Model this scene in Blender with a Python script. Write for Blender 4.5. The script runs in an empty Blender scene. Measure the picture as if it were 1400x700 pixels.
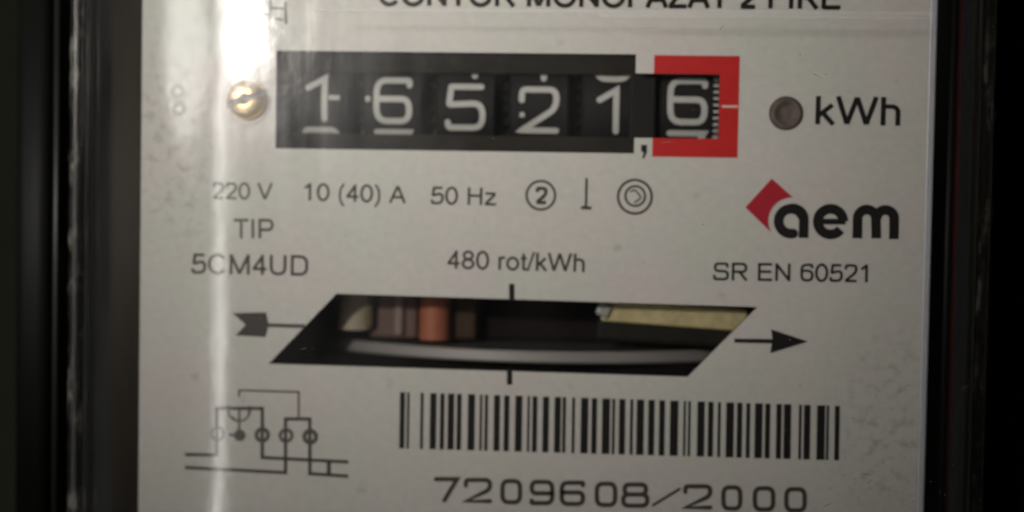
import bpy, bmesh, math, random
from mathutils import Vector, Matrix, Euler

random.seed(7)
S = bpy.context.scene
C = S.collection
MM = 0.001

# ------------------------------------------------------------------ camera
YAW, PITCH, ROLL = (math.radians(a) for a in (4.0, -2.0, 1.0))
CAM_R = Matrix.Rotation(YAW, 3, 'Y') @ Matrix.Rotation(PITCH, 3, 'X') @ Matrix.Rotation(ROLL, 3, 'Z')
CAM_P = CAM_R @ Vector((0, 0, 0.1944))
cam_data = bpy.data.cameras.new('camera')
cam = bpy.data.objects.new('camera', cam_data)
C.objects.link(cam)
cam.matrix_world = Matrix.Translation(CAM_P) @ CAM_R.to_4x4()
cam_data.sensor_fit = 'HORIZONTAL'
cam_data.sensor_width = 36.0
cam_data.lens = 1944.0 / 1400.0 * 36.0
cam_data.clip_start = 0.005
cam_data.clip_end = 20.0
cam_data.dof.use_dof = True
cam_data.dof.focus_distance = 0.178
cam_data.dof.aperture_fstop = 9.8
S.camera = cam

# ------------------------------------------------------------------ world and lamps
world = bpy.data.worlds.new('World')
S.world = world
world.use_nodes = True
bg = world.node_tree.nodes['Background']
bg.inputs[0].default_value = (0.95, 0.97, 1.0, 1)
bg.inputs[1].default_value = 0.006


def lamp(name, loc, target, power, sx, sy=None, color=(1, 1, 1), shape=None, spread=180):
    l = bpy.data.lights.new(name, 'AREA')
    l.energy = power
    l.color = color
    l.shape = shape or ('RECTANGLE' if sy else 'DISK')
    l.size = sx
    if sy:
        l.size_y = sy
    l.spread = math.radians(spread)
    o = bpy.data.objects.new(name, l)
    C.objects.link(o)
    o.location = loc
    zz = (Vector(loc) - Vector(target)).normalized()
    xx = Vector((0, 1, 0)).cross(zz).normalized()
    yy = zz.cross(xx)
    o.rotation_euler = Matrix((xx, yy, zz)).transposed().to_euler()     # long side upright
    return o


lamp('torch_lamp', (-0.1105, 0.0572, 0.250), (-0.003, 0.042, 0), 0.0350, 0.011, color=(1.0, 0.95, 0.90), spread=48)
lamp('hot_spot_tail_lamp', (-0.1315, 0.041, 0.250), (-0.03, 0.01, 0), 0.0035, 0.007, 0.036, color=(1.0, 0.96, 0.91))  # added lamp: draws the hot spot's tail on the cover
lamp('streak_strip_lamp', (-0.1371, -0.010, 0.250), (-0.04, -0.015, 0), 0.084, 0.013, 0.30, color=(1.0, 0.97, 0.93))  # added strip light for the upright streak reflected in the cover
lamp('glare_blob_lamp', (-0.1934, 0.056, 0.250), (-0.03, 0.03, 0), 0.060, 0.065, color=(1.0, 0.98, 0.92))  # added soft lamp for the pale glare blob at upper left

S.view_settings.view_transform = 'Standard'
S.view_settings.look = 'None'
S.view_settings.exposure = 0.0
S.view_settings.gamma = 1.0
S.render.engine = 'CYCLES'
S.cycles.filter_width = 1.8
S.cycles.use_denoising = True
S.cycles.max_bounces = 10
S.cycles.transparent_max_bounces = 16


# ------------------------------------------------------------------ measuring helper
def at(px, py, z=0.0):
    """A point measured on the photograph (1400 x 700), taken to the plane z (metres) it lies in."""
    d = CAM_R @ Vector(((px - 700) / 1944.0, -(py - 350) / 1944.0, -1.0))
    t = (z - CAM_P.z) / d.z
    return CAM_P + d * t


# ------------------------------------------------------------------ materials
def new_mat(name):
    m = bpy.data.materials.new(name)
    m.use_nodes = True
    nt = m.node_tree
    return m, nt, nt.nodes['Principled BSDF'], nt.nodes['Material Output']


def mat(name, col, rough=0.5, metal=0.0, spec=0.5, var=0.12, scale=400.0, bump=0.0, bscale=1500.0, stretch=(1, 1, 1), rvar=0.1):
    """Principled surface with uneven colour, gloss and relief."""
    m, nt, p, out = new_mat(name)
    N, L = nt.nodes, nt.links
    tc = N.new('ShaderNodeTexCoord')
    mp = N.new('ShaderNodeMapping')
    mp.inputs['Scale'].default_value = stretch
    L.new(tc.outputs['Object'], mp.inputs['Vector'])
    n = N.new('ShaderNodeTexNoise')
    n.inputs['Scale'].default_value = scale
    n.inputs['Detail'].default_value = 5
    n.inputs['Roughness'].default_value = 0.6
    L.new(mp.outputs[0], n.inputs['Vector'])
    r = N.new('ShaderNodeMapRange')
    r.inputs['To Min'].default_value = 1 - var
    r.inputs['To Max'].default_value = 1 + var
    L.new(n.outputs['Fac'], r.inputs['Value'])
    v = N.new('ShaderNodeVectorMath')
    v.operation = 'SCALE'
    v.inputs[0].default_value = col
    L.new(r.outputs[0], v.inputs['Scale'])
    L.new(v.outputs[0], p.inputs['Base Color'])
    r2 = N.new('ShaderNodeMapRange')
    r2.inputs['To Min'].default_value = max(0.02, rough - rvar)
    r2.inputs['To Max'].default_value = min(1, rough + rvar)
    L.new(n.outputs['Fac'], r2.inputs['Value'])
    L.new(r2.outputs[0], p.inputs['Roughness'])
    p.inputs['Metallic'].default_value = metal
    p.inputs['Specular IOR Level'].default_value = spec
    if bump:
        n2 = N.new('ShaderNodeTexNoise')
        n2.inputs['Scale'].default_value = bscale
        n2.inputs['Detail'].default_value = 6
        L.new(mp.outputs[0], n2.inputs['Vector'])
        b = N.new('ShaderNodeBump')
        b.inputs['Strength'].default_value = bump
        b.inputs['Distance'].default_value = 0.0004
        L.new(n2.outputs['Fac'], b.inputs['Height'])
        L.new(b.outputs[0], p.inputs['Normal'])
    return m


def plate_material():
    m, nt, p, out = new_mat('painted_aluminium')
    N, L = nt.nodes, nt.links
    tc = N.new('ShaderNodeTexCoord')

    def noise(scale, detail=4, off=0.0):
        mp = N.new('ShaderNodeMapping')
        mp.inputs['Location'].default_value = (off, off * 0.7, off)
        L.new(tc.outputs['Object'], mp.inputs['Vector'])
        n = N.new('ShaderNodeTexNoise')
        n.inputs['Scale'].default_value = scale
        n.inputs['Detail'].default_value = detail
        L.new(mp.outputs[0], n.inputs['Vector'])
        return n

    def mix(a, b, fac):
        x = N.new('ShaderNodeMix')
        x.data_type = 'RGBA'
        for s, v in ((x.inputs[6], a), (x.inputs[7], b), (x.inputs[0], fac)):
            if hasattr(v, 'is_linked'):
                L.new(v, s)
            else:
                s.default_value = v
        return x.outputs[2]

    def ramp(src, lo, hi, a=0.0, b=1.0):
        r = N.new('ShaderNodeMapRange')
        r.inputs['From Min'].default_value = lo
        r.inputs['From Max'].default_value = hi
        r.inputs['To Min'].default_value = a
        r.inputs['To Max'].default_value = b
        L.new(src, r.inputs['Value'])
        return r.outputs[0]

    # ageing: slightly pinkish and greenish clouds in the paint
    c = mix((0.60, 0.57, 0.55, 1), (0.565, 0.57, 0.53, 1), ramp(noise(55, 3).outputs['Fac'], 0.38, 0.62))
    c = mix(c, (0.60, 0.555, 0.545, 1), ramp(noise(70, 3, 3.1).outputs['Fac'], 0.52, 0.68))
    # fine grain
    g = N.new('ShaderNodeVectorMath')
    g.operation = 'SCALE'
    L.new(c, g.inputs[0])
    L.new(ramp(noise(900, 6, 1.7).outputs['Fac'], 0.3, 0.7, 0.955, 1.045), g.inputs['Scale'])
    # grime: thin grey specks, thicker near the lower right corner and left edge
    sep = N.new('ShaderNodeSeparateXYZ')
    L.new(tc.outputs['Object'], sep.inputs[0])

    def blob(x, y, rx, ry):
        v = N.new('ShaderNodeVectorMath'); v.operation = 'SUBTRACT'
        L.new(tc.outputs['Object'], v.inputs[0]); v.inputs[1].default_value = (x, y, 0)
        d = N.new('ShaderNodeVectorMath'); d.operation = 'DIVIDE'
        L.new(v.outputs[0], d.inputs[0]); d.inputs[1].default_value = (rx, ry, 1)
        l = N.new('ShaderNodeVectorMath'); l.operation = 'LENGTH'
        L.new(d.outputs[0], l.inputs[0])
        return ramp(l.outputs['Value'], 0.4, 1.0, 1.0, 0.0)

    a1, a2 = at(1215, 590), at(238, 190)
    specks = ramp(noise(680, 5, 5.5).outputs['Fac'], 0.50, 0.72)
    area = N.new('ShaderNodeMath'); area.operation = 'MAXIMUM'
    L.new(blob(a1.x, a1.y, 0.0085, 0.017), area.inputs[0])
    L.new(blob(a2.x, a2.y, 0.0085, 0.020), area.inputs[1])
    mul = N.new('ShaderNodeMath'); mul.operation = 'MULTIPLY'
    L.new(specks, mul.inputs[0]); L.new(area.outputs[0], mul.inputs[1])
    sc = N.new('ShaderNodeMath'); sc.operation = 'MULTIPLY'
    L.new(mul.outputs[0], sc.inputs[0]); sc.inputs[1].default_value = 0.42
    c2 = mix(g.outputs[0], (0.16, 0.15, 0.13, 1), sc.outputs[0])
    few = N.new('ShaderNodeMath'); few.operation = 'MULTIPLY'
    L.new(ramp(noise(260, 2, 9.0).outputs['Fac'], 0.70, 0.78), few.inputs[0]); few.inputs[1].default_value = 0.3
    c3 = mix(c2, (0.2, 0.19, 0.17, 1), few.outputs[0])
    L.new(c3, p.inputs['Base Color'])
    p.inputs['Roughness'].default_value = 0.5
    p.inputs['Specular IOR Level'].default_value = 0.35
    b = N.new('ShaderNodeBump')
    b.inputs['Strength'].default_value = 0.12
    b.inputs['Distance'].default_value = 0.0003
    L.new(noise(700, 4, 2.2).outputs['Fac'], b.inputs['Height'])
    L.new(b.outputs[0], p.inputs['Normal'])
    return m


def clear_material():
    m, nt, p, out = new_mat('clear_cover_plastic')
    N, L = nt.nodes, nt.links
    N.remove(p)
    tr = N.new('ShaderNodeBsdfTransparent')
    tr.inputs[0].default_value = (0.965, 0.965, 0.955, 1)
    gl = N.new('ShaderNodeBsdfGlossy')
    gl.inputs['Color'].default_value = (1, 1, 1, 1)
    tc = N.new('ShaderNodeTexCoord')
    mp = N.new('ShaderNodeMapping')
    mp.inputs['Scale'].default_value = (1.0, 0.10, 1.0)      # scratches run up and down
    L.new(tc.outputs['Object'], mp.inputs['Vector'])
    n = N.new('ShaderNodeTexNoise')
    n.inputs['Scale'].default_value = 420
    n.inputs['Detail'].default_value = 4
    L.new(mp.outputs[0], n.inputs['Vector'])
    r = N.new('ShaderNodeMapRange')
    r.inputs['From Min'].default_value = 0.3
    r.inputs['From Max'].default_value = 0.75
    r.inputs['To Min'].default_value = 0.06
    r.inputs['To Max'].default_value = 0.15
    L.new(n.outputs['Fac'], r.inputs['Value'])
    L.new(r.outputs[0], gl.inputs['Roughness'])
    n2 = N.new('ShaderNodeTexNoise')                          # the moulding is not quite flat
    n2.inputs['Scale'].default_value = 70
    n2.inputs['Detail'].default_value = 4
    L.new(tc.outputs['Object'], n2.inputs['Vector'])
    b0 = N.new('ShaderNodeBump')
    b0.inputs['Strength'].default_value = 0.40
    b0.inputs['Distance'].default_value = 0.0004
    L.new(n2.outputs['Fac'], b0.inputs['Height'])
    b = N.new('ShaderNodeBump')
    b.inputs['Strength'].default_value = 0.02
    b.inputs['Distance'].default_value = 0.0003
    L.new(n.outputs['Fac'], b.inputs['Height'])
    L.new(b0.outputs[0], b.inputs['Normal'])
    L.new(b.outputs[0], gl.inputs['Normal'])
    hz = N.new('ShaderNodeBsdfGlossy')                         # greasy, finely scratched film
    hz.inputs['Roughness'].default_value = 0.30
    gm = N.new('ShaderNodeMixShader')
    mp2 = N.new('ShaderNodeMapping')
    mp2.inputs['Scale'].default_value = (1.0, 0.35, 1.0)
    mp2.inputs['Rotation'].default_value = (0, 0, 0.5)
    L.new(tc.outputs['Object'], mp2.inputs['Vector'])
    n3 = N.new('ShaderNodeTexNoise')
    n3.inputs['Scale'].default_value = 130
    n3.inputs['Detail'].default_value = 6
    L.new(mp2.outputs[0], n3.inputs['Vector'])
    r3 = N.new('ShaderNodeMapRange')
    r3.inputs['From Min'].default_value = 0.35
    r3.inputs['From Max'].default_value = 0.7
    r3.inputs['To Min'].default_value = 0.05
    r3.inputs['To Max'].default_value = 0.32
    L.new(n3.outputs['Fac'], r3.inputs['Value'])
    L.new(r3.outputs[0], gm.inputs[0])
    L.new(gl.outputs[0], gm.inputs[1])
    L.new(hz.outputs[0], gm.inputs[2])
    fr = N.new('ShaderNodeFresnel')
    fr.inputs['IOR'].default_value = 1.45
    mx = N.new('ShaderNodeMixShader')
    L.new(fr.outputs[0], mx.inputs[0])
    L.new(tr.outputs[0], mx.inputs[1])
    L.new(gm.outputs[0], mx.inputs[2])
    L.new(mx.outputs[0], out.inputs['Surface'])
    return m


PLATE = plate_material()
CLEAR = clear_material()
INK = mat('black_ink', (0.010, 0.009, 0.008), 0.6, var=0.3, spec=0.2)
INK_GREY = mat('worn_grey_ink', (0.055, 0.049, 0.044), 0.6, var=0.35, spec=0.2, scale=900)
INK_PALE = mat('pale_hazed_ink', (0.10, 0.092, 0.082), 0.65, var=0.4, spec=0.2, scale=900)  # pale print; on the left lettering its grey stands in for cover haze
INK_FAINT = mat('faint_grey_mark', (0.33, 0.32, 0.30), 0.65, var=0.3, spec=0.2, scale=900)
RED = mat('red_ink', (0.52, 0.012, 0.012), 0.5, var=0.12, spec=0.3)
RED_LOGO = mat('crimson_ink', (0.42, 0.012, 0.03), 0.5, var=0.12, spec=0.3)
WHITE_LINE = mat('pale_line_paint', (0.68, 0.50, 0.47), 0.5, var=0.1)
BEZEL = mat('dark_grey_plastic', (0.030, 0.027, 0.023), 0.45, var=0.35, spec=0.35, bump=0.25)
DRUM = mat('black_drum_plastic', (0.009, 0.009, 0.009), 0.6, var=0.4, spec=0.2, bump=0.15)
DIGIT = mat('off_white_digit_paint', (0.47, 0.468, 0.45), 0.55, var=0.1, scale=900)
GEAR = mat('dark_green_black_plastic', (0.016, 0.022, 0.016), 0.5, var=0.4)
BRASS = mat('brass', (0.90, 0.62, 0.25), 0.34, metal=1.0, var=0.1, bump=0.2, bscale=900)
RIVET = mat('dull_brown_metal', (0.11, 0.083, 0.074), 0.65, metal=0.1, var=0.8, scale=700, bump=0.6, bscale=800)
ALU = mat('aluminium_disc', (0.50, 0.48, 0.47), 0.34, metal=0.95, var=0.08, bump=0.1, stretch=(0.05, 0.05, 2.0), scale=900)
ALU_RIM = mat('worn_disc_rim', (0.34, 0.32, 0.31), 0.45, metal=0.25, var=0.25, stretch=(.1, 3, .1), scale=500)
COPPER = mat('copper_winding', (0.36, 0.115, 0.060), 0.6, metal=0.1, var=0.25, scale=250)
TAN = mat('tan_coil_tape', (0.42, 0.35, 0.26), 0.6, var=0.2, scale=250)
PALE_TAPE = mat('pale_tape', (0.26, 0.19, 0.165), 0.7, var=0.3, scale=250)
DARK_BROWN = mat('dark_brown_board', (0.055, 0.032, 0.022), 0.7, var=0.3, scale=250, spec=.2)
OLIVE = mat('olive_spacer_paint', (0.12, 0.10, 0.045), 0.7, var=0.3, scale=250)
BROWN = mat('brown_bobbin', (0.13, 0.075, 0.062), 0.7, var=0.3, scale=250)
IVORY = mat('yellowed_label', (0.50, 0.42, 0.22), 0.55, var=0.5, scale=700)
MAGNET = mat('dark_magnet_paint', (0.013, 0.012, 0.008), 0.6, var=0.8, spec=0.15, scale=300)
EDGE_GLEAM = mat('bluish_edge_gleam', (0.47, 0.475, 0.52), 0.45, metal=0.0, var=0.1, spec=0.6)
EDGE = mat('dark_cut_edge', (0.03, 0.028, 0.026), 0.6, var=0.4)
SLOT = mat('grime_in_slot', (0.06, 0.042, 0.022), 0.6, var=0.3)
CORE = mat('dark_core_steel', (0.008, 0.005, 0.005), 0.7, var=0.4, spec=0.12, scale=250)
CLIP = mat('bright_clip_metal', (0.33, 0.33, 0.31), 0.5, metal=0.4)
BAKELITE = mat('black_bakelite', (0.008, 0.0085, 0.007), 0.55, var=0.5, spec=0.25, scale=200, bump=0.35, bscale=500, stretch=(1, 0.06, 1))
RIB = mat('worn_bakelite_rib', (0.022, 0.022, 0.018), 0.4, var=0.6, spec=0.5, scale=200, stretch=(1, .15, 1))
BRACKET = mat('brown_grey_bracket', (0.044, 0.036, 0.028), 0.6, var=0.45, spec=0.2, scale=220, bump=0.15, stretch=(1, 0.12, 1))
def seal_material():
    m = mat('chipped_black_seal', (0.010, 0.0098, 0.009), 0.5, var=0.6, spec=0.25, scale=300, bump=0.6, bscale=650, stretch=(1, 0.5, 1))
    nt = m.node_tree
    N, L = nt.nodes, nt.links
    p = N['Principled BSDF']
    src = p.inputs['Base Color'].links[0].from_socket
    tc = N.new('ShaderNodeTexCoord')
    mp = N.new('ShaderNodeMapping')
    mp.inputs['Scale'].default_value = (1.6, 0.45, 1)
    L.new(tc.outputs['Object'], mp.inputs['Vector'])
    n = N.new('ShaderNodeTexNoise')
    n.inputs['Scale'].default_value = 330
    n.inputs['Detail'].default_value = 5
    n.inputs['Roughness'].default_value = 0.7
    L.new(mp.outputs[0], n.inputs['Vector'])
    r = N.new('ShaderNodeMapRange')
    r.inputs['From Min'].default_value = 0.54
    r.inputs['From Max'].default_value = 0.66
    L.new(n.outputs['Fac'], r.inputs['Value'])
    x = N.new('ShaderNodeMix')
    x.data_type = 'RGBA'
    L.new(r.outputs[0], x.inputs[0])
    L.new(src, x.inputs[6])
    x.inputs[7].default_value = (0.24, 0.23, 0.20, 1)
    L.new(x.outputs[2], p.inputs['Base Color'])
    return m


SEAL = seal_material()
RED_SEAL = mat('dark_red_seal', (0.045, 0.010, 0.009), 0.5, var=0.4, spec=0.3, scale=200)
INSIDE = mat('blackened_inside', (0.005, 0.0045, 0.004), 0.8, var=0.4, spec=0.1)
WALL = mat('dark_wall_paint', (0.06, 0.066, 0.036), 0.8, var=0.4, scale=60, bump=0.3, bscale=300)


# ------------------------------------------------------------------ object helpers
def link(name, me, m, parent=None, smooth=False):
    o = bpy.data.objects.new(name, me)
    C.objects.link(o)
    if m is not None:
        me.materials.clear()
        me.materials.append(m)
    if smooth:
        for f in me.polygons:
            f.use_smooth = True
    if parent is not None:
        o.parent = parent
    return o


def from_bm(name, bm, m, parent=None, smooth=False):
    me = bpy.data.meshes.new(name)
    bmesh.ops.recalc_face_normals(bm, faces=bm.faces)
    bm.to_mesh(me)
    bm.free()
    return link(name, me, m, parent, smooth)


def empty(name, loc=(0, 0, 0)):
    o = bpy.data.objects.new(name, None)
    o.empty_display_size = 0.01
    o.location = loc
    C.objects.link(o)
    return o


def add_box(bm, x0, x1, y0, y1, z0, z1, bevel=0.0):
    r = bmesh.ops.create_cube(bm, size=1.0)
    vs = r['verts']
    for v in vs:
        v.co = Vector((x0 + (v.co.x + .5) * (x1 - x0), y0 + (v.co.y + .5) * (y1 - y0), z0 + (v.co.z + .5) * (z1 - z0)))
    if bevel:
        es = list({e for v in vs for e in v.link_edges})
        bmesh.ops.bevel(bm, geom=es, offset=bevel, segments=2, affect='EDGES', profile=0.5)


def add_prism(bm, pts, z0, z1):
    """pts: 2-D outline; a solid between z0 and z1."""
    a = [bm.verts.new((p[0], p[1], z0)) for p in pts]
    b = [bm.verts.new((p[0], p[1], z1)) for p in pts]
    bm.faces.new(a)
    bm.faces.new(b)
    n = len(pts)
    for i in range(n):
        bm.faces.new((a[i], a[(i + 1) % n], b[(i + 1) % n], b[i]))


def filled(name, loops, z0, z1, m, parent, bevel=0.0):
    """A flat sheet with holes: first loop outside, the others holes, given in metres."""
    cu = bpy.data.curves.new(name, 'CURVE')
    cu.dimensions = '2D'
    cu.fill_mode = 'BOTH'
    cu.extrude = (z1 - z0) / 2 - bevel
    cu.bevel_depth = bevel
    cu.bevel_resolution = 1
    for lp in loops:
        s = cu.splines.new('POLY')
        s.points.add(len(lp) - 1)
        for q, p in zip(s.points, lp):
            q.co = (p[0], p[1], 0, 1)
        s.use_cyclic_u = True
    if bevel:
        cu.offset = -bevel
    t = bpy.data.objects.new('tmp', cu)
    C.objects.link(t)
    dg = bpy.context.evaluated_depsgraph_get()
    me = bpy.data.meshes.new_from_object(t.evaluated_get(dg))
    bpy.data.objects.remove(t)
    bpy.data.curves.remove(cu)
    zc = (z0 + z1) / 2
    for v in me.vertices:
        v.co.z += zc
    me.name = name
    return link(name, me, m, parent)


PRINT_Z = 0.00003          # printed ink lies just on top of the plate


# ---- stroke drawing
def rounded(pts, r, closed=False, n=5):
    """Round the corners of a 2-D path; r may be one radius or a list per point."""
    out = []
    N = len(pts)
    for i, p in enumerate(pts):
        p = Vector(p)
        rr = r[i] if isinstance(r, (list, tuple)) else r
        if (not closed and i in (0, N - 1)) or rr <= 0:
            out.append(p)
            continue
        a, b = Vector(pts[i - 1]), Vector(pts[(i + 1) % N])
        da, db = (a - p), (b - p)
        k = min(rr, da.length * .49, db.length * .49)
        pa, pb = p + da.normalized() * k, p + db.normalized() * k
        for j in range(n + 1):
            t = j / n
            out.append(pa * (1 - t) ** 2 + p * 2 * t * (1 - t) + pb * t ** 2)
    return out


def arc(cx, cy, r, a0, a1, n=24, ry=None):
    ry = ry or r
    return [Vector((cx + r * math.cos(math.radians(a0 + (a1 - a0) * i / n)), cy + ry * math.sin(math.radians(a0 + (a1 - a0) * i / n)))) for i in range(n + 1)]


def ribbon(path, w, closed=False, cap=True):
    """Outline strip of a stroke: returns verts (2-D) and faces."""
    path = [Vector(p) for p in path]
    n = len(path)
    L, R = [], []
    for i in range(n):
        if closed:
            d0, d1 = path[i] - path[i - 1], path[(i + 1) % n] - path[i]
        else:
            d0 = path[i] - path[i - 1] if i else path[1] - path[0]
            d1 = path[i + 1] - path[i] if i < n - 1 else d0
        if d0.length < 1e-12:
            d0 = d1
        if d1.length < 1e-12:
            d1 = d0
        d0, d1 = d0.normalized(), d1.normalized()
        t = (d0 + d1)
        t = t.normalized() if t.length > 1e-6 else d0
        nn = Vector((-t.y, t.x))
        c = max(0.45, nn.dot(Vector((-d0.y, d0.x))))
        L.append(path[i] + nn * (w / 2 / c))
        R.append(path[i] - nn * (w / 2 / c))
    V = L + R
    F = [(i, i + 1, n + i + 1, n + i) for i in range(n - 1)]
    if closed:
        F.append((n - 1, 0, n, 2 * n - 1))
    elif cap:
        for e, sgn in ((0, -1), (n - 1, 1)):
            d = (path[1] - path[0]) if e == 0 else (path[-1] - path[-2])
            d = d.normalized() * sgn
            nn = Vector((-d.y, d.x))
            k = len(V)
            pts = [path[e] + (nn * math.cos(a) + d * math.sin(a)) * (w / 2) for a in (math.pi * j / 6 for j in range(7))]
            V += pts
            F.append(tuple(range(k, k + 7)))
    return V, F


def densify(path, closed=False, step=0.05):
    out = []
    n_ = len(path)
    for i in range(n_ if closed else n_ - 1):
        a_, b_ = Vector(path[i]), Vector(path[(i + 1) % n_])
        k = max(1, int((b_ - a_).length / step))
        out += [a_ + (b_ - a_) * (j / k) for j in range(k)]
    if not closed:
        out.append(Vector(path[-1]))
    return out


def strokes_mesh(name, strokes, place, m, parent, dz=0.000002):
    """strokes: list of (path, width, closed[, cap]); place(x, y, k) puts a 2-D point into the thing's space."""
    V, F = [], []
    for k, s in enumerate(strokes):
        v, f = ribbon(s[0], s[1], s[2], s[3] if len(s) > 3 else True)
        o = len(V)
        V += [place(p.x, p.y, k * dz) for p in v]
        F += [tuple(i + o for i in q) for q in f]
    me = bpy.data.meshes.new(name)
    me.from_pydata(V, [], F)
    me.update()
    return link(name, me, m, parent)


def px_place(x, y, dz):
    p = at(x, y)
    return (p.x, p.y, PRINT_Z + dz)


def px_strokes(name, strokes, m):
    return strokes_mesh(name, strokes, px_place, m, plate)


def px_polys(name, polys, m, dz=0.0):
    bm = bmesh.new()
    for pl in polys:
        bm.faces.new([bm.verts.new(px_place(x, y, dz)) for x, y in pl])
    bmesh.ops.triangulate(bm, faces=bm.faces)
    me = bpy.data.meshes.new(name)
    bm.to_mesh(me)
    bm.free()
    return link(name, me, m, plate)


def ring_px(cx, cy, r, w, ry=None):
    return (arc(cx, cy, r, 0, 360 * 35 / 36, 35, ry), w, True)


# grotesque capitals, small letters and figures drawn as strokes: (advance, strokes), capital height 1, stroke .128
SW = 0.128
def grot(ch):
    h = SW / 2
    t, x, b_ = 1 - h, .725 - h * .9, h
    Rn = lambda pts, r, c=False: (rounded(pts, r, c, 7), SW, c, False)
    E = lambda cx_, cy_, rx, ry, a0, a1: (arc(cx_, cy_, rx, a0, a1, 26, ry), SW, False, False)
    O_ = lambda cx_, cy_, rx, ry: (arc(cx_, cy_, rx, 0, 350, 35, ry), SW, True, False)
    Ln = lambda *p: (list(p), SW, False, False)
    G = {
        'C': (1.008, [E(.52, .5, .40, .455, 38, 322)]),
        'O': (1.087, [O_(.545, .5, .43, .455)]),
        'N': (1.008, [Ln((.17, 0), (.17, 1)), Ln((.175, .93), (.83, .07)), Ln((.835, 0), (.835, 1))]),
        'T': (.853, [Ln((.03, t), (.82, t)), Ln((.425, 0), (.425, t - h))]),
        'R': (1.008, [Ln((.175, 0), (.175, 1)), Rn([(.175, t), (.86, t), (.86, .49), (.175, .49)], [0, .24, .24, 0]), Ln((.55, .45), (.90, 0))]),
        'M': (1.163, [Ln((.165, 0), (.165, 1)), Ln((.17, .96), (.58, .04)), Ln((.58, .04), (.99, .96)), Ln((.995, 0), (.995, 1))]),
        'F': (.853, [Ln((.175, 0), (.175, 1)), Ln((.175, t), (.80, t)), Ln((.175, .5), (.72, .5))]),
        'A': (.931, [Ln((.06, 0), (.46, .97)), Ln((.47, .97), (.87, 0)), Ln((.20, .33), (.73, .33))]),
        'Z': (.853, [Ln((.07, t), (.78, t)), Ln((.74, .92), (.10, .08)), Ln((.05, b_), (.81, b_))]),
        'I': (.388, [Ln((.194, 0), (.194, 1))]),
        'E': (.931, [Ln((.175, 0), (.175, 1)), Ln((.175, t), (.86, t)), Ln((.175, .515), (.82, .515)), Ln((.175, b_), (.88, b_))]),
        'V': (.931, [Ln((.06, 1), (.46, .03)), Ln((.47, .03), (.87, 1))]),
        'H': (1.008, [Ln((.175, 0), (.175, 1)), Ln((.175, .53), (.83, .53)), Ln((.835, 0), (.835, 1))]),
        'P': (.931, [Ln((.175, 0), (.175, 1)), Rn([(.175, t), (.83, t), (.83, .44), (.175, .44)], [0, .26, .26, 0])]),
        'U': (1.008, [Rn([(.17, 1), (.17, b_), (.835, b_), (.835, 1)], [0, .34, .34, 0])]),
        'D': (1.008, [Rn([(.175, b_), (.175, t), (.87, t), (.87, b_)], [0, 0, .42, .42], True)]),
        'S': (.931, [Rn([(.80, .71), (.80, t), (.14, t), (.14, .53), (.82, .50), (.82, b_), (.11, b_), (.11, .31)], [0, .26, .22, .2, .2, .25, .28, 0])]),
        'W': (1.318, [Ln((.07, 1), (.36, .03)), Ln((.36, .03), (.66, .97)), Ln((.66, .97), (.96, .03)), Ln((.96, .03), (1.25, 1))]),
        '(': (.465, [(rounded([(.38, 1.02), (.16, .70), (.16, .06), (.38, -.26)], [0, .3, .3, 0], False, 7), .10, False, False)]),
        ')': (.465, [(rounded([(.08, 1.02), (.30, .70), (.30, .06), (.08, -.26)], [0, .3, .3, 0], False, 7), .10, False, False)]),
        '/': (.388, [(list([(.03, -.02), (.36, 1.02)]), .10, False, False)]),
        'k': (.698, [Ln((.155, 0), (.155, 1)), Ln((.60, .70), (.17, .30)), Ln((.30, .42), (.64, 0))]),
        'h': (.777, [Ln((.155, 0), (.155, 1)), Rn([(.155, .45), (.155, x), (.61, x), (.61, 0)], [0, .22, .22, 0])]),
        'r': (.465, [Ln((.155, 0), (.155, .725)), Rn([(.155, .4), (.165, x), (.45, x)], [0, .24, 0])]),
        'o': (.777, [O_(.39, .36, .285, .315)]),
        't': (.388, [Rn([(.19, .92), (.19, b_), (.37, b_)], [0, .14, 0]), Ln((.03, .66), (.36, .66))]),
        'z': (.698, [Ln((.06, x), (.62, x)), Ln((.58, .63), (.10, .09)), Ln((.04, b_), (.66, b_))]),
        '0': (.777, [O_(.39, .5, .285, .455)]),
        '1': (.777, [Ln((.43, 0), (.43, 1)), (rounded([(.43, .93), (.15, .72)], 0), SW, False, False)]),
        '2': (.777, [Rn([(.12, .70), (.12, t), (.66, t), (.66, .56), (.12, .09)], [0, .27, .27, .22, 0]), Ln((.08, b_), (.70, b_))]),
        '4': (.777, [Ln((.52, 0), (.52, 1)), Ln((.53, .94), (.09, .27)), Ln((.05, .29), (.72, .29))]),
        '5': (.777, [Rn([(.66, t), (.20, t), (.14, .50), (.67, .64), (.67, b_), (.10, b_), (.10, .27)], [0, 0, .06, .26, .28, .26, 0])]),
        '6': (.777, [Rn([(.66, .74), (.66, t), (.11, t), (.11, b_), (.67, b_), (.67, .60), (.13, .60)], [0, .22, .30, .30, .28, .28, .25])]),
        '8': (.777, [O_(.39, .745, .235, .205), O_(.39, .285, .28, .235)]),
        ' ': (.388, []),
    }
    return G[ch]


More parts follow.
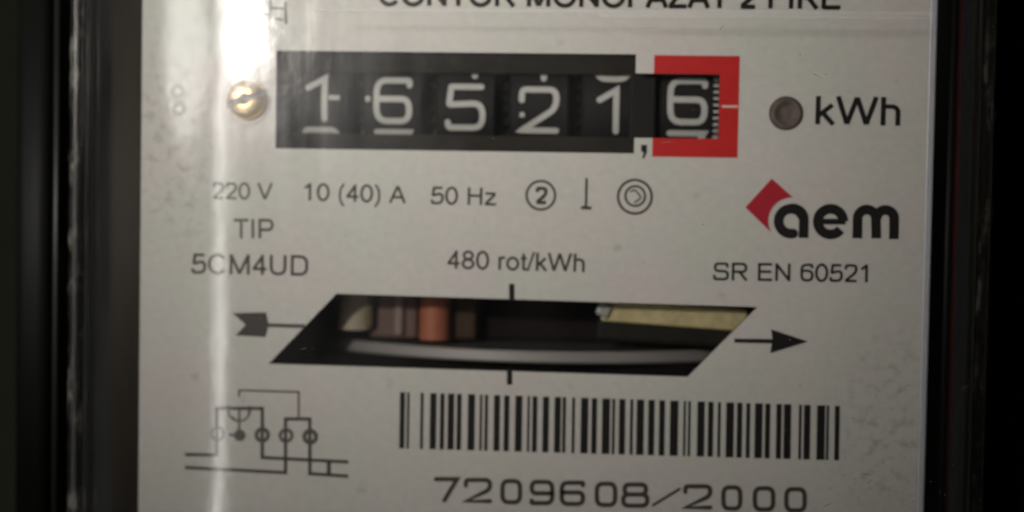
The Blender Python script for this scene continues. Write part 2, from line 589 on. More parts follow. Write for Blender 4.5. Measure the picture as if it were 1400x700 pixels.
def text(body, a, b, cap, m, bold=0.0, name='printed_text'):
    """Lettering whose baseline runs from photo point a to b, capitals cap photo pixels tall."""
    A, B = at(*a), at(*b)
    u = B - A
    wd = u.length
    up = Vector((-u.y, u.x, 0)).normalized() * (cap * 0.0001)
    st_, x = [], 0.0
    for ch in body:
        adv, ss = grot(ch)
        for path, w, cl, cp in ss:
            st_.append(([Vector((p[0] + x, p[1])) for p in path], w + .018 + bold, cl, cp))
        x += adv
    lo = min(p.x for s_ in st_ for p in s_[0]) - SW / 2
    hi = max(p.x for s_ in st_ for p in s_[0]) + SW / 2

    def place(px_, py_, dz):
        q_ = A + u * ((px_ - lo) / (hi - lo)) + up * py_
        return (q_.x, q_.y, PRINT_Z + dz)
    return strokes_mesh(name, st_, place, m, plate, 0.0000006)


# glyphs in a box 0..1 x 0..1
def glyph(ch):
    R = lambda pts, r, c=False: (rounded(pts, r, c), c)
    G = {
        '0': [R([(0, 0), (1, 0), (1, 1), (0, 1)], .34, True)],
        '1': [R([(.12, .76), (.62, 1), (.62, 0)], 0)],
        '2': [R([(0, .74), (0, 1), (1, 1), (1, .55), (0, 0), (1, 0)], [0, .42, .42, .3, 0, 0])],
        '3': [R([(0, 1), (1, 1), (.45, .58), (1, .55), (1, 0), (0, 0), (0, .15)], [0, 0, 0, .3, .4, .3, 0])],
        '4': [R([(.75, 0), (.75, 1), (0, .3), (1, .3)], 0)],
        '5': [R([(.95, 1), (.08, 1), (.02, .56), (1, .60), (1, 0), (0, 0), (-.02, .13)], [0, .02, .05, .36, .36, .2, 0])],
        '6': [R([(1, .88), (1, 1), (0, 1), (0, 0), (1, 0), (1, .54), (.02, .54)], [0, .22, .3, .32, .32, .24, 0])],
        '7': [R([(0, 1), (1, 1), (.40, 0)], 0)],
        '8': [R([(.5, .53), (.06, .53), (.06, 1), (.94, 1), (.94, .53)], [0, .22, .22, .22, .22], True), R([(0, 0), (1, 0), (1, .53), (0, .53)], .26, True)],
        '9': [R([(0, .12), (0, 0), (1, 0), (1, 1), (0, 1), (0, .46), (.98, .46)], [0, .22, .3, .32, .32, .24, 0])],
        '/': [R([(0, 0), (1, 1)], 0)],
    }
    return G[ch]


# ================================================================== the place
# dark wall behind the meter
bm = bmesh.new()
add_box(bm, -0.40, 0.40, -0.30, 0.30, -0.128, -0.118)
o = from_bm('wall', bm, WALL)
o['kind'] = 'structure'

# ================================================================== the meter
meter = empty('electricity_meter', (0, 0, 0))
meter['label'] = 'old electricity meter with grey face plate, six-digit black counter and clear cover'
meter['category'] = 'electricity meter'

Y0, Y1 = -0.052, 0.050           # the meter runs on above and below the picture

# ---- name plate with its openings
PL, PR = -0.05192, 0.05622
reg = [(375, 70), (868, 73), (868, 101), (983, 103), (983, 190), (867, 189), (866, 211), (374, 204)]
reg_z = [at(*p) for p in reg]
xl, xr = -0.03295, at(868, 140).x
xs_ = at(983, 145).x
yt, yb = at(620, 72).y, at(620, 206).y
yst, ysb = at(925, 101).y, at(925, 189).y
reg_loop = [(xl, yt), (xr, yt), (xr, yst), (xs_, yst), (xs_, ysb), (xr, ysb), (xr, yb), (xl, yb)]
disc_loop = [tuple(at(*p).xy) for p in ((460, 402), (1035, 420), (940, 515), (368, 497))]
hole_c = at(1075, 155)
hole_loop = [(hole_c.x + .00225 * math.cos(a), hole_c.y + .00225 * math.sin(a)) for a in (2 * math.pi * i / 28 for i in range(28))]
plate_loop = [(PL, Y0 + .004), (PR - .0010, Y0 + .004), (PR - .0010, Y1 - .004), (PL, Y1 - .004)]
plate = filled('name_plate', [plate_loop, reg_loop, disc_loop, hole_loop], -0.0009, 0.0, PLATE, meter, 0.00009)

plate.data.materials.append(EDGE)
for f in plate.data.polygons:
    c_ = f.center
    if abs(f.normal.z) < .5 and PL + .001 < c_.x < PR - .002 and abs(c_.y) < .036:
        f.material_index = 1          # dark cut edges of the openings

# right edge of the plate: a narrow lip that rolls back, its caught light put into the colour
bm = bmesh.new()
prof = [(PR - .0010, -.0009), (PR - .0010, .00012), (PR - .0008, .00022), (PR - .0002, .00022), (PR - .00003, .0001), (PR, -.0002), (PR, -.004)]
rows = [[bm.verts.new((x, y, z)) for x, z in prof] for y in (Y0 + .004, Y1 - .004)]
for i in range(len(prof) - 1):
    bm.faces.new((rows[0][i], rows[0][i + 1], rows[1][i + 1], rows[1][i]))
fl = from_bm('folded_edge', bm, EDGE_GLEAM, plate)

# ---- print on the plate
text('CONTOR MONOFAZAT 2 FIRE', (518, 7.5), (1151, 12.5), 31, INK, 0.05)
text('220 V', (290, 272), (373, 273), 23, INK_PALE)
text('10 (40) A', (415, 274), (555, 278), 24, INK_GREY)
text('50 Hz', (589, 279), (680, 281), 24, INK_GREY)
text('TIP', (318, 326), (374, 326), 27, INK_PALE)
text('5CM4UD', (262, 374), (421, 377), 28, INK_GREY)
text('480 rot/kWh', (610, 367), (799, 372), 25, INK_GREY)
text('SR EN 60521', (975, 383), (1186, 386), 24, INK)
text('kWh', (1115, 170), (1230, 172), 38, INK, 0.012)

# accuracy class in a ring, upright line on its foot, double insulation rings
text('2', (732, 278), (748, 278.5), 22, INK_GREY, 0.08)
px_strokes('class_ring_print', [ring_px(739.5, 267, 19.5, 3.4)], INK_GREY)
px_strokes('upright_mark_print', [([(802, 245), (801, 284)], 3.6, False), ([(796, 284), (807, 284.5)], 4.5, False)], INK_GREY)
px_strokes('insulation_ring_print', [ring_px(868, 269, 23, 3.6), ring_px(868.5, 268, 13.5, 3.2), (rounded([(862, 262), (868, 259), (877, 270), (868, 277)], 3), 2.2, False)], INK_GREY)

# maker's sign: crimson diamond bitten by the round letter, three heavy letters
cx, cy, rr = 1083, 302.5, 32.5
bite = [(cx + rr * math.cos(math.radians(a)), cy + rr * math.sin(math.radians(a))) for a in range(272, 149, -8)]
dia = [(1019, 283.5), (1055, 244)] + bite
px_polys('logo_print', [dia], RED_LOGO)
LW = 13.5
px_strokes('logo_letter', [(arc(1081.5, 302.5, 17, 80, 338, 28), LW, False), ([(1081, 285.0), (1086, 285.2)] + arc(1084, 300, 15.0, -82, 0, 10) + [(1098.5, 325.5)], LW, False, False)], INK)
px_strokes('logo_letter', [(arc(1135.5, 303, 17.5, 0, -322, 34) , LW, False, False), ([(1124, 303), (1156, 303)], 8.0, False, False)], INK)
px_strokes('logo_letter', [([(1172, 326)] + arc(1185, 299, 12.5, 180, 360, 14)[0:15] + [(1198, 326)], LW, False, False),
                           (arc(1210.5, 299, 12.0, 180, 360, 14) + [(1222, 327)], LW, False, False)], INK)

# reading line of the disc and its direction arrow
px_polys('tick_print', [[(696, 388), (703.5, 388), (703.5, 411), (696, 411)]], INK)
px_polys('tick_print', [[(693, 504), (700.5, 504), (700.5, 526), (693, 526)]], INK)
px_polys('arrow_print', [[(1004, 463), (1056, 463.5), (1054, 450), (1105, 467), (1053, 483), (1055, 469.5), (1004, 468.5)]], INK)
px_polys('arrow_tail_print', [[(318, 428), (364, 427), (367, 442), (417, 443.5), (417, 448.5), (367, 447), (363, 461), (322, 458.5), (336, 444)]], INK_GREY)

# decimal comma
px_polys('comma_print', [[(876.5, 198), (884.5, 198), (884.5, 208), (880.5, 217), (878, 216), (880, 208), (876.5, 207)]], INK)

# red field of the last wheel with its pointer line
def mm_poly(name, pts, m):
    me_ = bpy.data.meshes.new(name)
    me_.from_pydata([(x, y, PRINT_Z) for x, y in pts], [], [tuple(range(len(pts)))])
    bm_ = bmesh.new()
    bm_.from_mesh(me_)
    bmesh.ops.triangulate(bm_, faces=bm_.faces)
    bm_.to_mesh(me_)
    bm_.free()
    return link(name, me_, m, plate)


rx0, rx1 = at(893, 145).x, at(1010, 145).x
ryt, ryb = at(950, 76).y, at(950, 215).y
g_ = .0
mm_poly('red_field_print', [(rx0, ryt), (rx1, ryt), (rx1, ryb), (rx0, ryb), (rx0, ysb - g_), (xs_ + g_, ysb - g_), (xs_ + g_, yst + g_), (rx0, yst + g_)], RED)
px_strokes('pointer_line_print', [([(987, 145.5), (1009, 145.7)], 3.2, False, False)], WHITE_LINE).location.z = 0.00002

# bar code
bars1 = [(75, 103), (118, 130), (199, 214), (256, 292), (316, 340), (362, 398), (416, 442), (482, 522), (553, 566), (583, 600), (638, 672), (698, 728), (765, 805), (838, 850), (868, 895), (930, 965), (1000, 1036), (1048, 1066), (1105, 1120), (1158, 1200), (1222, 1252), (1285, 1330), (1345, 1360)]
bars2 = [(30, 65), (96, 112), (135, 177), (205, 240), (270, 302), (335, 382), (415, 427), (443, 456), (498, 540), (562, 592), (620, 636), (670, 715), (735, 765), (790, 812), (842, 886), (903, 932), (970, 1000), (1015, 1057), (1105, 1120), (1135, 1172), (1213, 1260), (1270, 1283), (1320, 1347)]
bx = [(529.8 + a / 4.375, 530.4 + b / 4.375) for a, b in bars1] + [(839.8 + a / 4.375, 840.4 + b / 4.375) for a, b in bars2]
polys = []
for a, b in bx:
    f = (a - 547) / 600.0
    y0, y1 = 536 + 19 * f, 613 + 16.5 * f
    polys.append([(a, y0), (b, y0), (b - 1.2, y1), (a - 1.2, y1)])
px_polys('barcode_print', polys, INK)

# serial number, wide figures
cells = [('7', 596, 625), ('2', 637, 670), ('0', 687, 711), ('9', 727, 755), ('6', 768, 797), ('0', 816, 841), ('8', 852, 885), ('/', 893, 929), ('2', 937, 971), ('0', 989, 1012), ('0', 1032, 1057), ('0', 1075, 1100)]
st = []
for ch, a, b in cells:
    yb_ = 684 + (a - 596) / 504.0 * 14.5
    h = 29 if ch != '/' else 22
    if ch == '/':
        yb_ -= 2
    for path, cl in glyph(ch):
        st.append(([(a + p.x * (b - a), yb_ - p.y * h) for p in path], 6.2 if ch != '/' else 4.0, cl))
px_strokes('serial_number_print', st, INK_GREY)

# wiring diagram
q = lambda X, Y: (230 + X / 4.12, 500 + Y / 4.12)
P_ = lambda *pts: [q(*p) for p in pts]
px_strokes('wiring_diagram_print', [
    (P_((95, 500), (274, 502), (274, 240), (530, 240), (530, 517), (1015, 542)), 4.6, False, False),
    (P_((95, 573), (661, 602), (661, 300), (798, 300), (798, 608), (1015, 622)), 4.6, False, False),
    (P_((905, 545), (905, 613)), 5.5, False, False),
    (P_((340, 388), (375, 390)), 3.5, False, False),
], INK_GREY)
px_strokes('wiring_symbol_print', [
    ring_px(*q(278, 383), 8.0, 3.0, 9), ring_px(*q(530, 390), 8.0, 5.5), ring_px(*q(664, 393), 8.0, 4.5), ring_px(*q(800, 400), 8.0, 6.0),
    (arc(*q(400, 250), 15, 200, -20, 20), 2.6, False), (arc(*q(405, 262), 12, -10, 150, 16), 2.4, False),
    (P_((400, 175), (400, 138), (735, 148), (735, 298)), 2.8, False, False),
    (P_((400, 250), (400, 360)), 3.0, False, False),
    ring_px(*q(403, 392), 4.0, 8.0),
], INK_PALE)

# faint grey marks near the upper left corner
px_strokes('faint_mark_print', [ring_px(243, 125, 7.5, 4.0), ring_px(245, 149, 7.0, 5.5), ([(236, 137), (252, 138)], 3, False)], INK_FAINT)
px_strokes('faint_mark_print', [([(370, 0), (370, 24)], 3.6, False), ([(390, 4), (391, 31)], 3.6, False), ([(356, 19), (370, 20)], 3.4, False), ([(372, 11), (390, 12)], 3, False), ([(378, 26), (386, 27)], 3, False)], INK_PALE)

# ---- counter: dark bezel sloping back from the opening, wheels behind it
bz = -0.0032
a0, b0 = at(401, 140, bz), at(870, 140, bz)
iyt, iyb = at(640, 100, bz).y, at(640, 185, bz).y
ixl, ixr = a0.x, at(862, 140, bz).x
O = [(xl - .0003, yt + .0003, -.0010), (xr + .0003, yt + .0003, -.0010), (xr + .0003, yb - .0003, -.0010), (xl - .0003, yb - .0003, -.0010)]
I = [(ixl, iyt, bz), (xr + .0002, iyt, bz), (xr + .0002, iyb, bz), (ixl, iyb, bz)]
I2 = [(x, y, bz - .0015) for x, y, z in I]
bm = bmesh.new()
vo, vi, v2 = ([bm.verts.new(p) for p in L_] for L_ in (O, I, I2))
for i in (0, 2, 3):
    j = (i + 1) % 4
    bm.faces.new((vo[i], vo[j], vi[j], vi[i]))
    bm.faces.new((vi[i], vi[j], v2[j], v2[i]))
from_bm('counter_bezel', bm, BEZEL, meter)

# box that closes the counter from behind
bm = bmesh.new()
add_box(bm, xl - .003, xs_ + .003, yb - .004, yt + .004, -.034, -.032)
add_box(bm, xl - .005, xl - .003, yb - .004, yt + .004, -.034, -.0010)
add_box(bm, xs_ + .003, xs_ + .005, yb - .004, yt + .004, -.034, -.0010)
add_box(bm, xl - .005, xs_ + .005, yt + .004, yt + .006, -.034, -.0010)
add_box(bm, xl - .005, xs_ + .005, yb - .006, yb - .004, -.034, -.0010)
from_bm('counter_box', bm, INSIDE, meter)

WR = 0.0116                     # wheel radius
WZ = -0.0036                    # front of the wheels
axis_y = at(680, 140, WZ).y
axis_z = WZ - WR


def drum_mesh(half, r, teeth=0, tw=0.0):
    bm = bmesh.new()
    n = 96 if not teeth else teeth * 2
    prof = [(-half, r * .55), (-half, r - .0003), (-half + .0003, r), (half - .0003, r), (half, r - .0003), (half, r * .55)]
    rings = []
    for x, rad in prof:
        ring = []
        for i in range(n):
            a = 2 * math.pi * i / n
            rd = rad * (1 - (tw if (teeth and i % 2) else 0))
            ring.append(bm.verts.new((x, rd * math.cos(a), rd * math.sin(a))))
        rings.append(ring)
    for k in range(len(rings) - 1):
        for i in range(n):
            j = (i + 1) % n
            bm.faces.new((rings[k][i], rings[k][j], rings[k + 1][j], rings[k + 1][i]))
    bm.faces.new(rings[0]); bm.faces.new(rings[-1])
    return bm


def on_drum(cx, w, h, y_mid):
    """Places figure-box points on the wheel; the box centre sits at height y_mid (photo px measured)."""
    ang0 = math.asin(max(-.9, min(.9, y_mid / WR)))

    def place(x, y, dz, rot=0.0):
        s = (y - .5) * h
        a = ang0 + s / WR + rot
        r = WR + 0.00003 + dz
        return (cx + (x - .5) * w, r * math.sin(a), r * math.cos(a))
    return place


wheels = [  # digit, centre x px, y mid px, width px
    ('1', 438, 134.5, 46), ('6', 537, 137.5, 46), ('5', 636.5, 146.5, 48), ('2', 737, 150.5, 48), ('1', 837, 151.5, 46), ('6', 940, 138.5, 47)]
H_PX = 57
for k, (ch, cxp, ymp, wpx) in enumerate(wheels):
    c = at(cxp, 140, WZ)
    half = 0.0042 if k < 5 else 0.0038
    if k == 0:
        drum = from_bm('digit_wheel', drum_mesh(half, WR), DRUM, meter, False)
        drum_me = drum.data
    elif k < 5:
        drum = link('digit_wheel', drum_me, None, meter)
    else:
        drum = from_bm('digit_wheel', drum_mesh(half, WR), DRUM, meter, False)
    drum.location = (c.x, axis_y, axis_z)
    ym = at(cxp, ymp, WZ).y - axis_y
    n = int(ch)
    for d in (-1, 0, 1):                 # the figure shown and its neighbours above and below
        g = str((n + d) % 10)
        pl = on_drum(0, wpx * 1e-4, H_PX * 1e-4, ym)
        st = [(path, .155, cl) for path, cl in glyph(g)]
        # keep stroke width even in both directions: work in box units scaled by width/height
        asp = wpx / H_PX
        st = [([(p.x * asp, p.y) for p in path], .148, cl) for path, cl in glyph(g)]
        V = lambda x, y, dz, pl=pl, rot=-d * math.radians(36.0): pl(x / asp, y, dz, rot)
        st = [(densify(path, cl), w_, cl) for path, w_, cl in st]
        strokes_mesh('numeral', st, V, DIGIT, drum)

# small moulded marks on the wheels
def wheel_mark(px, py, w, h, i):
    bm = bmesh.new()
    p = at(px, py, WZ)
    add_box(bm, p.x - w / 2, p.x + w / 2, p.y - h / 2, p.y + h / 2, WZ - .0012, WZ + .00012, .0001)
    from_bm('wheel_mark', bm, DIGIT, meter)
wheel_mark(457, 133.5, .0016, .0007, 0)
wheel_mark(503, 135, .0007, .0008, 1)
wheel_mark(714, 157, .0007, .0007, 3)

# toothed scale on the right face of the last wheel
c6 = at(940, 140, WZ)
bm = bmesh.new()
for i in range(-8, 9):
    a = i * math.radians(4.4)
    r = bmesh.ops.create_cube(bm, size=1.0)
    for v in r['verts']:
        x = c6.x + .0039 + v.co.x * .0007
        t = a + v.co.y * math.radians(1.7)
        rad = WR - .0004 + v.co.z * .0011
        v.co = Vector((x, axis_y + rad * math.sin(t), axis_z + rad * math.cos(t)))
from_bm('tick_scale_marking', bm, DIGIT, meter)

# transfer pinions between the wheels
pin_me = None
for k in range(5):
    xm = (at(wheels[k][1], 140, WZ).x + at(wheels[k + 1][1], 140, WZ).x) / 2
    if pin_me is None:
        pin_o = from_bm('pinion_gear', drum_mesh(.00075, .0080, 26, .10), GEAR, meter)
        pin_me = pin_o.data
    else:
        pin_o = link('pinion_gear', pin_me, None, meter)
    pin_o.location = (xm, axis_y, WZ - .0105)

# bridge behind the slot between the last two wheels
bm = bmesh.new()
p = at(880, 145, -.0022)
add_box(bm, p.x - .0019, p.x + .0017, ysb - .002, yst + .002, -.0040, -.0028, .0003)
from_bm('counter_bridge', bm, DRUM, meter)

# ---- brass slotted screw with its washer
sc_ = at(339, 137, 0)
scr = empty('brass_screw')
C.objects.unlink(scr); bpy.data.objects.remove(scr)
bm = bmesh.new()
prof = [(0.0027, 0.0), (0.0027, .0007), (.00262, .0011), (.00235, .00145), (.0018, .0017), (.0010, .00183), (.0, .00188)]
n = 40
rings = []
for rad, z in prof[:-1]:
    rings.append([bm.verts.new((rad * math.cos(2 * math.pi * i / n), rad * math.sin(2 * math.pi * i / n), z)) for i in range(n)])
top = bm.verts.new((0, 0, prof[-1][1]))
for k in range(len(rings) - 1):
    for i in range(n):
        j = (i + 1) % n
        bm.faces.new((rings[k][i], rings[k][j], rings[k + 1][j], rings[k + 1][i]))
for i in range(n):
    bm.faces.new((rings[-1][i], rings[-1][(i + 1) % n], top))
bm.faces.new(rings[0][::-1])
screw = from_bm('slotted_screw', bm, BRASS, meter, True)
screw.location = (sc_.x, sc_.y, 0.0002)
cut_bm = bmesh.new()
add_box(cut_bm, -.004, .004, -.00042, .00042, .0007, .004)
cut = from_bm('cutter', cut_bm, None)
cut.parent = None
cut.location = screw.location
cut.rotation_euler = (0, 0, math.radians(19))
md = screw.modifiers.new('slot', 'BOOLEAN')
md.object = cut
md.operation = 'DIFFERENCE'
md.solver = 'EXACT'
bpy.context.view_layer.update()
me = bpy.data.meshes.new_from_object(screw.evaluated_get(bpy.context.evaluated_depsgraph_get()))
screw.modifiers.clear()
screw.data = me
bpy.data.objects.remove(cut)
me.materials.clear(); me.materials.append(BRASS); me.materials.append(SLOT)
for f in me.polygons:
    slot_side = Vector((-math.sin(math.radians(19)), math.cos(math.radians(19)), 0))
    loc_ = f.center
    in_slot = abs(loc_.x * slot_side.x + loc_.y * slot_side.y) < .00043 and (loc_.z < .0010 and f.normal.z > .9 or abs(f.normal.z) < .1) and loc_.z > .0005
    f.material_index = 1 if in_slot else 0
    f.use_smooth = not in_slot

bm = bmesh.new()
n = 40
L3 = []
for rad, z in ((.0028, .0000), (.0033, .0000), (.0033, .0002), (.0028, .0002)):
    L3.append([bm.verts.new((sc_.x - .0002 + rad * math.cos(2 * math.pi * i / n), sc_.y - .0002 + rad * math.sin(2 * math.pi * i / n), z + .00001)) for i in range(n)])
for k in range(4):
    for i in range(n):
        j = (i + 1) % n
        bm.faces.new((L3[k][i], L3[k][j], L3[(k + 1) % 4][j], L3[(k + 1) % 4][i]))
from_bm('washer', bm, PLATE, screw).matrix_parent_inverse = Matrix.Translation((-sc_.x, -sc_.y, -.0002))

# ---- dull rivet in the round hole
bm = bmesh.new()
prof = [(.00218, -.0016), (.00218, .0002), (.00205, .00042), (.0018, .0005), (.0015, .00046), (.0012, .0001), (.0006, .00005)]
rings = []
for rad, z in prof:
    rings.append([bm.verts.new((hole_c.x + rad * math.cos(2 * math.pi * i / 32), hole_c.y + rad * math.sin(2 * math.pi * i / 32), z)) for i in range(32)])
for k in range(len(rings) - 1):
    for i in range(32):
        j = (i + 1) % 32
        bm.faces.new((rings[k][i], rings[k][j], rings[k + 1][j], rings[k + 1][i]))
bm.faces.new(rings[-1]); bm.faces.new(rings[0][::-1])
from_bm('rivet', bm, RIVET, meter, True)

# ---- behind the slanted window: disc, coil, brake magnet
rc = at(730, 470, -.006)
DR = 0.049
bm = bmesh.new()
n = 220
yd = at(730, 480, -.0045).y
prof = [(0.004, .00085), (DR - .0002, .00085), (DR, .0006), (DR, -.0006), (DR - .0002, -.00085), (0.004, -.00085)]
rings = [[bm.verts.new((rad * math.cos(2 * math.pi * i / n), y, rad * math.sin(2 * math.pi * i / n))) for i in range(n)] for rad, y in prof]
for k in range(len(prof)):
    for i in range(n):
        j = (i + 1) % n
        bm.faces.new((rings[k][i], rings[k][j], rings[(k + 1) % 6][j], rings[(k + 1) % 6][i]))
disc = from_bm('rotor_disc', bm, ALU, meter)
disc.data.materials.append(ALU_RIM)
for f in disc.data.polygons:
    if abs(f.normal.y) < .95 and math.hypot(f.center.x, f.center.z) > DR * .9:
        f.material_index = 1
disc.location = (rc.x, yd, -.0045 - DR)
disc.rotation_euler = (math.radians(1.0), 0, 0)
bm = bmesh.new()
bmesh.ops.create_cone(bm, cap_ends=True, segments=24, radius1=.0025, radius2=.0025, depth=.045)
for v in bm.verts:
    v.co = Vector((v.co.x, v.co.z, v.co.y))
from_bm('spindle', bm, CLIP, disc)


def inner_box(name, px0, px1, py0, py1, z0, z1, m, bevel=.0006, tilt=0.0):
    a, b = at(px0, py1, z1), at(px1, py0, z1)
    bm = bmesh.new()
    cx_, cy_ = (a.x + b.x) / 2, (a.y + b.y) / 2
    add_box(bm, a.x - cx_, b.x - cx_, a.y - cy_, b.y - cy_, z0, z1, bevel)
    o = from_bm(name, bm, m, meter)
    o.location = (cx_, cy_, 0)
    o.rotation_euler = (0, 0, math.radians(tilt))
    return o


def coil(name, pxc, half_px, py0, py1, z, m, turns):
    """Upright winding: a cylinder of stacked wire turns."""
    r = half_px * 1e-4
    y0_, y1_ = at(pxc, py1, z).y, at(pxc, py0, z).y
    bm = bmesh.new()
    n, rows = 28, turns * 4
    rg = []
    for k in range(rows + 1):
        y = y0_ + (y1_ - y0_) * k / rows
        rad = r * (1 - .03 * (k % 4 == 0))
        rg.append([bm.verts.new((rad * math.cos(2 * math.pi * i / n), y, rad * math.sin(2 * math.pi * i / n))) for i in range(n)])
    for k in range(rows):
        for i in range(n):
            j = (i + 1) % n
            bm.faces.new((rg[k][i], rg[k][j], rg[k + 1][j], rg[k + 1][i]))
    bm.faces.new(rg[0]); bm.faces.new(rg[-1])
    o = from_bm(name, bm, m, meter, True)
    o.location = (at(pxc, 440, z).x, 0, z - r)
    return o


coil('copper_coil', 592, 23, 380, 466, -.0085, COPPER, 17)
coil('taped_coil', 482, 24, 375, 452, -.0075, TAN, 11)
inner_box('coil_bobbin', 504, 572, 380, 462, -.030, -.0105, BROWN)
coil('pale_coil', 545, 7, 380, 458, -.0095, PALE_TAPE, 12)
inner_box('coil_flange', 612, 652, 380, 464, -.030, -.0120, DARK_BROWN)
inner_box('olive_spacer', 497, 510, 380, 450, -.020, -.0085, OLIVE)
inner_box('iron_core', 618, 840, 380, 464, -.034, -.0160, CORE)
inner_box('magnet_label', 822, 1022, 418, 444, -.0080, -.0050, IVORY, .0003, -3.0)
inner_box('brake_magnet', 815, 1060, 446, 470, -.030, -.0060, MAGNET, .0006, -2.0)
inner_box('spring_clip', 816, 836, 414, 434, -.0070, -.0044, CLIP, .0004, -25)
inner_box('lower_frame', 360, 1100, 502, 560, -.034, -.0100, INSIDE)

# movement box round the disc
bm = bmesh.new()
wx0, wx1 = at(330, 450).x, at(1080, 450).x
wy0, wy1 = at(650, 560).y, at(650, 372).y
add_box(bm, wx0, wx1, wy0, wy1, -.112, -.108)
add_box(bm, wx0 - .001, wx0, wy0, wy1, -.112, -.0011)
add_box(bm, wx1, wx1 + .001, wy0, wy1, -.112, -.0011)
add_box(bm, wx0 - .001, wx1 + .001, wy1, wy1 + .001, -.112, -.0011)
add_box(bm, wx0 - .001, wx1 + .001, wy0 - .001, wy0, -.112, -.0011)
from_bm('movement_box', bm, INSIDE, meter)


# ---- housing: rails, seals and brackets either side
def rail(name, prof, m, jitter=0.0, bevel=0.0, seg=1):
    """A bar whose outline in x-z runs the height of the meter."""
    bm = bmesh.new()
    rows_ = []
    for s in range(seg + 1):
        y = Y0 - .004 + (Y1 - Y0 + .008) * s / seg
        rows_.append([bm.verts.new((x + random.uniform(-jitter, jitter), y, z + random.uniform(-jitter, jitter))) for x, z in prof])
    n = len(prof)
    for s in range(seg):
        for i in range(n):
            j = (i + 1) % n
            bm.faces.new((rows_[s][i], rows_[s][j], rows_[s + 1][j], rows_[s + 1][i]))
    bm.faces.new(rows_[0]); bm.faces.new(rows_[-1])
    if bevel:
        es = [e for e in bm.edges if abs((e.verts[0].co - e.verts[1].co).normalized().y) > .9]
        bmesh.ops.bevel(bm, geom=es, offset=bevel, segments=3, affect='EDGES', profile=.5)
    return from_bm(name, bm, m, meter, bevel > 0)


X = lambda px, z: at(px, 350, z).x
bm = bmesh.new()
add_box(bm, X(40, -.112), X(1350, -.112), Y0 - .004, Y1 + .004, -.1155, -.1135)
from_bm('base_plate', bm, BAKELITE, meter)


def slab(name, p0, p1, z0, z1, m, bevel=.0008, jitter=0.0, seg=1):
    a, b = X(p0, z1), X(p1, z1)
    return rail(name, [(a, z0), (b, z0), (b, z1), (a, z1)], m, jitter, bevel, seg)


slab('side_bracket', 123, 200, -.020, -.0035, BRACKET, .0012)
slab('cover_seal', 92, 111, -.016, .0000, SEAL, .0006, .00012, 90)
slab('housing_wall', 80, 93, -.112, -.012, BAKELITE)
slab('housing_rib', 71, 79, -.040, -.002, RIB, .0003)
slab('housing_rib', 117, 122, -.040, -.001, RIB, .0002)
slab('housing_wall', 18, 65, -.112, -.006, BAKELITE, .0015)
slab('side_bracket', 1283, 1303, -.060, -.010, BAKELITE)
slab('housing_rib', 1290, 1301, -.012, -.004, BAKELITE, .0005)
slab('red_seal', 1306, 1342, -.016, -.0030, RED_SEAL, .0015)
slab('cover_seal', 1345, 1357, -.016, -.001, SEAL, .0006, .00015, 60)
slab('housing_wall', 1358, 1420, -.112, -.008, BAKELITE, .0015)

# ---- clear cover: flat front, rounded to both sides and the top
CZ = 0.010
fx0, fx1 = X(345, CZ), X(1262, CZ)
ex0, ex1 = X(104, 0.0), X(1350, 0.0)
ty0 = at(700, 22, CZ).y


def cover_z(x, y):
    z = CZ
    if x < fx0:
        u = min(1, (fx0 - x) / (fx0 - ex0))
        z -= .0095 * (1 - math.sqrt(max(0, 1 - u * u)))
    elif x > fx1:
        u = min(1, (x - fx1) / (ex1 - fx1))
        z -= .0095 * (1 - math.sqrt(max(0, 1 - u * u)))
    return z


xsn = [fx0 - (fx0 - ex0) * math.sin(math.pi / 2 * i / 48) for i in range(48, -1, -1)]
xs_all = xsn + [fx0 + (fx1 - fx0) * i / 12 for i in range(1, 13)] + [fx1 + (ex1 - fx1) * i / 20 for i in range(1, 21)]
ys_all = [Y0 + (ty0 - Y0) * i / 14 for i in range(15)] + [ty0 + .0012 * i / 6 for i in range(1, 7)] + [ty0 + .0012 + (Y1 - ty0 - .0012) * i / 4 for i in range(1, 5)]
bm = bmesh.new()
grid = [[bm.verts.new((x, y, cover_z(x, y))) for x in xs_all] for y in ys_all]
for r_ in range(len(grid) - 1):
    for c_ in range(len(xs_all) - 1):
        bm.faces.new((grid[r_][c_], grid[r_][c_ + 1], grid[r_ + 1][c_ + 1], grid[r_ + 1][c_]))
cover = from_bm('clear_cover', bm, CLEAR, meter, True)
GLARE_LINE = bpy.data.materials.new('pale_glare_line')  # see-through white, a painted reflection for the cover's top bend
GLARE_LINE.use_nodes = True
nt_ = GLARE_LINE.node_tree
nt_.nodes.remove(nt_.nodes['Principled BSDF'])
t_, d_, m_ = nt_.nodes.new('ShaderNodeBsdfTransparent'), nt_.nodes.new('ShaderNodeBsdfDiffuse'), nt_.nodes.new('ShaderNodeMixShader')
d_.inputs[0].default_value = (.8, .8, .8, 1)
nz_ = nt_.nodes.new('ShaderNodeTexNoise')
nz_.inputs['Scale'].default_value = 160
rz_ = nt_.nodes.new('ShaderNodeMapRange')
rz_.inputs['To Min'].default_value = .02
rz_.inputs['To Max'].default_value = .30
nt_.links.new(nz_.outputs['Fac'], rz_.inputs['Value'])
nt_.links.new(rz_.outputs[0], m_.inputs[0])
nt_.links.new(t_.outputs[0], m_.inputs[1])
nt_.links.new(d_.outputs[0], m_.inputs[2])
nt_.links.new(m_.outputs[0], nt_.nodes['Material Output'].inputs['Surface'])
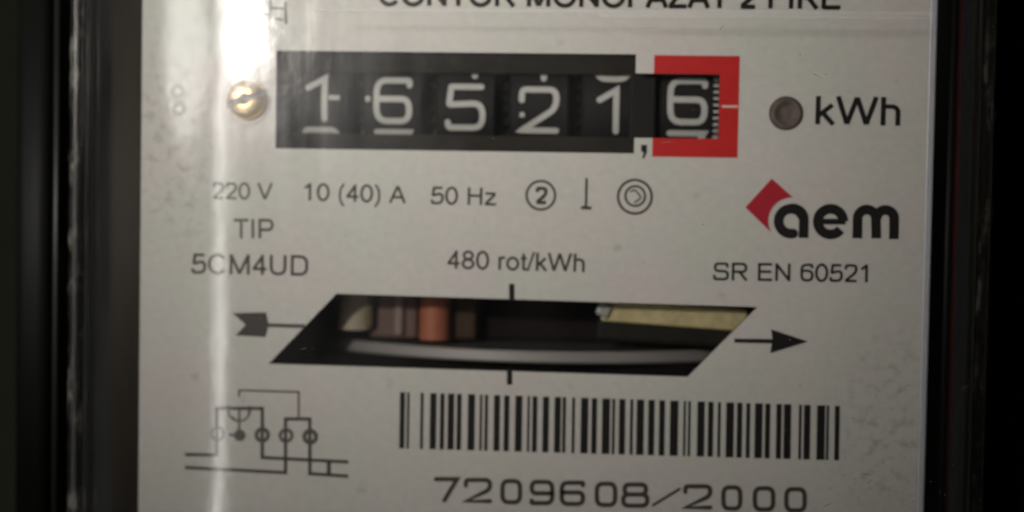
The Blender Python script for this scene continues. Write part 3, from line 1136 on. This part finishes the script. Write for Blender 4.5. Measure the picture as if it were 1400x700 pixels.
for pa, pb, rad in (((430, 13), (1276, 19), .00030), ((820, 21), (1276, 25), .00020)):  # thin strips added to imitate the light lines along the top
    A_, B_ = at(*pa, CZ), at(*pb, CZ)
    bm = bmesh.new()
    rr_ = []
    for k in range(13):
        p = A_.lerp(B_, k / 12)
        rr_.append([bm.verts.new((p.x, p.y + rad * math.cos(t * math.pi / 6), cover_z(p.x, p.y) + .00002 + rad * .6 * math.sin(t * math.pi / 6))) for t in range(7)])
    for k in range(12):
        for t in range(6):
            bm.faces.new((rr_[k][t], rr_[k + 1][t], rr_[k + 1][t + 1], rr_[k][t + 1]))
    from_bm('cover_glare_line', bm, GLARE_LINE, cover, True)
so = cover.modifiers.new('thickness', 'SOLIDIFY')
so.thickness = 0.0016
so.offset = -1

# dust and lint settled on the cover
DUST = mat('pale_dust', (0.20, 0.195, 0.18), 0.9, var=0.3, spec=0.1)
bm = bmesh.new()
rnd = random.Random(11)
for i in range(200):
    x = rnd.uniform(ex0 + .004, ex1 - .004)
    y = rnd.uniform(-.040, .040)
    if rnd.random() < .45:
        x, y = rnd.gauss(.047, .006), rnd.gauss(-.024, .010)
    if not ex0 + .003 < x < ex1 - .003:
        continue
    z = cover_z(x, y) + .00002
    r = rnd.uniform(.00003, .00011)
    if rnd.random() < .08:                   # a short fibre
        a_, l_ = rnd.uniform(0, math.pi), rnd.uniform(.0006, .0018)
        dx, dy = math.cos(a_) * l_, math.sin(a_) * l_
        w_ = .00002
        vs = [bm.verts.new(p) for p in ((x - dy / l_ * w_, y + dx / l_ * w_, z), (x + dx * .5, y + dy * .5 + .0001, z + .00005), (x + dx, y + dy, z), (x + dy / l_ * w_, y - dx / l_ * w_, z))]
        bm.faces.new(vs)
        continue
    n_ = rnd.randint(4, 6)
    ring_ = [bm.verts.new((x + r * rnd.uniform(.6, 1.2) * math.cos(2 * math.pi * k / n_), y + r * rnd.uniform(.6, 1.2) * math.sin(2 * math.pi * k / n_), z)) for k in range(n_)]
    tip = bm.verts.new((x, y, z + r * .6))
    for k in range(n_):
        bm.faces.new((ring_[k], ring_[(k + 1) % n_], tip))
d_ = from_bm('dust_specks', bm, DUST, cover)
d_['kind'] = 'stuff'
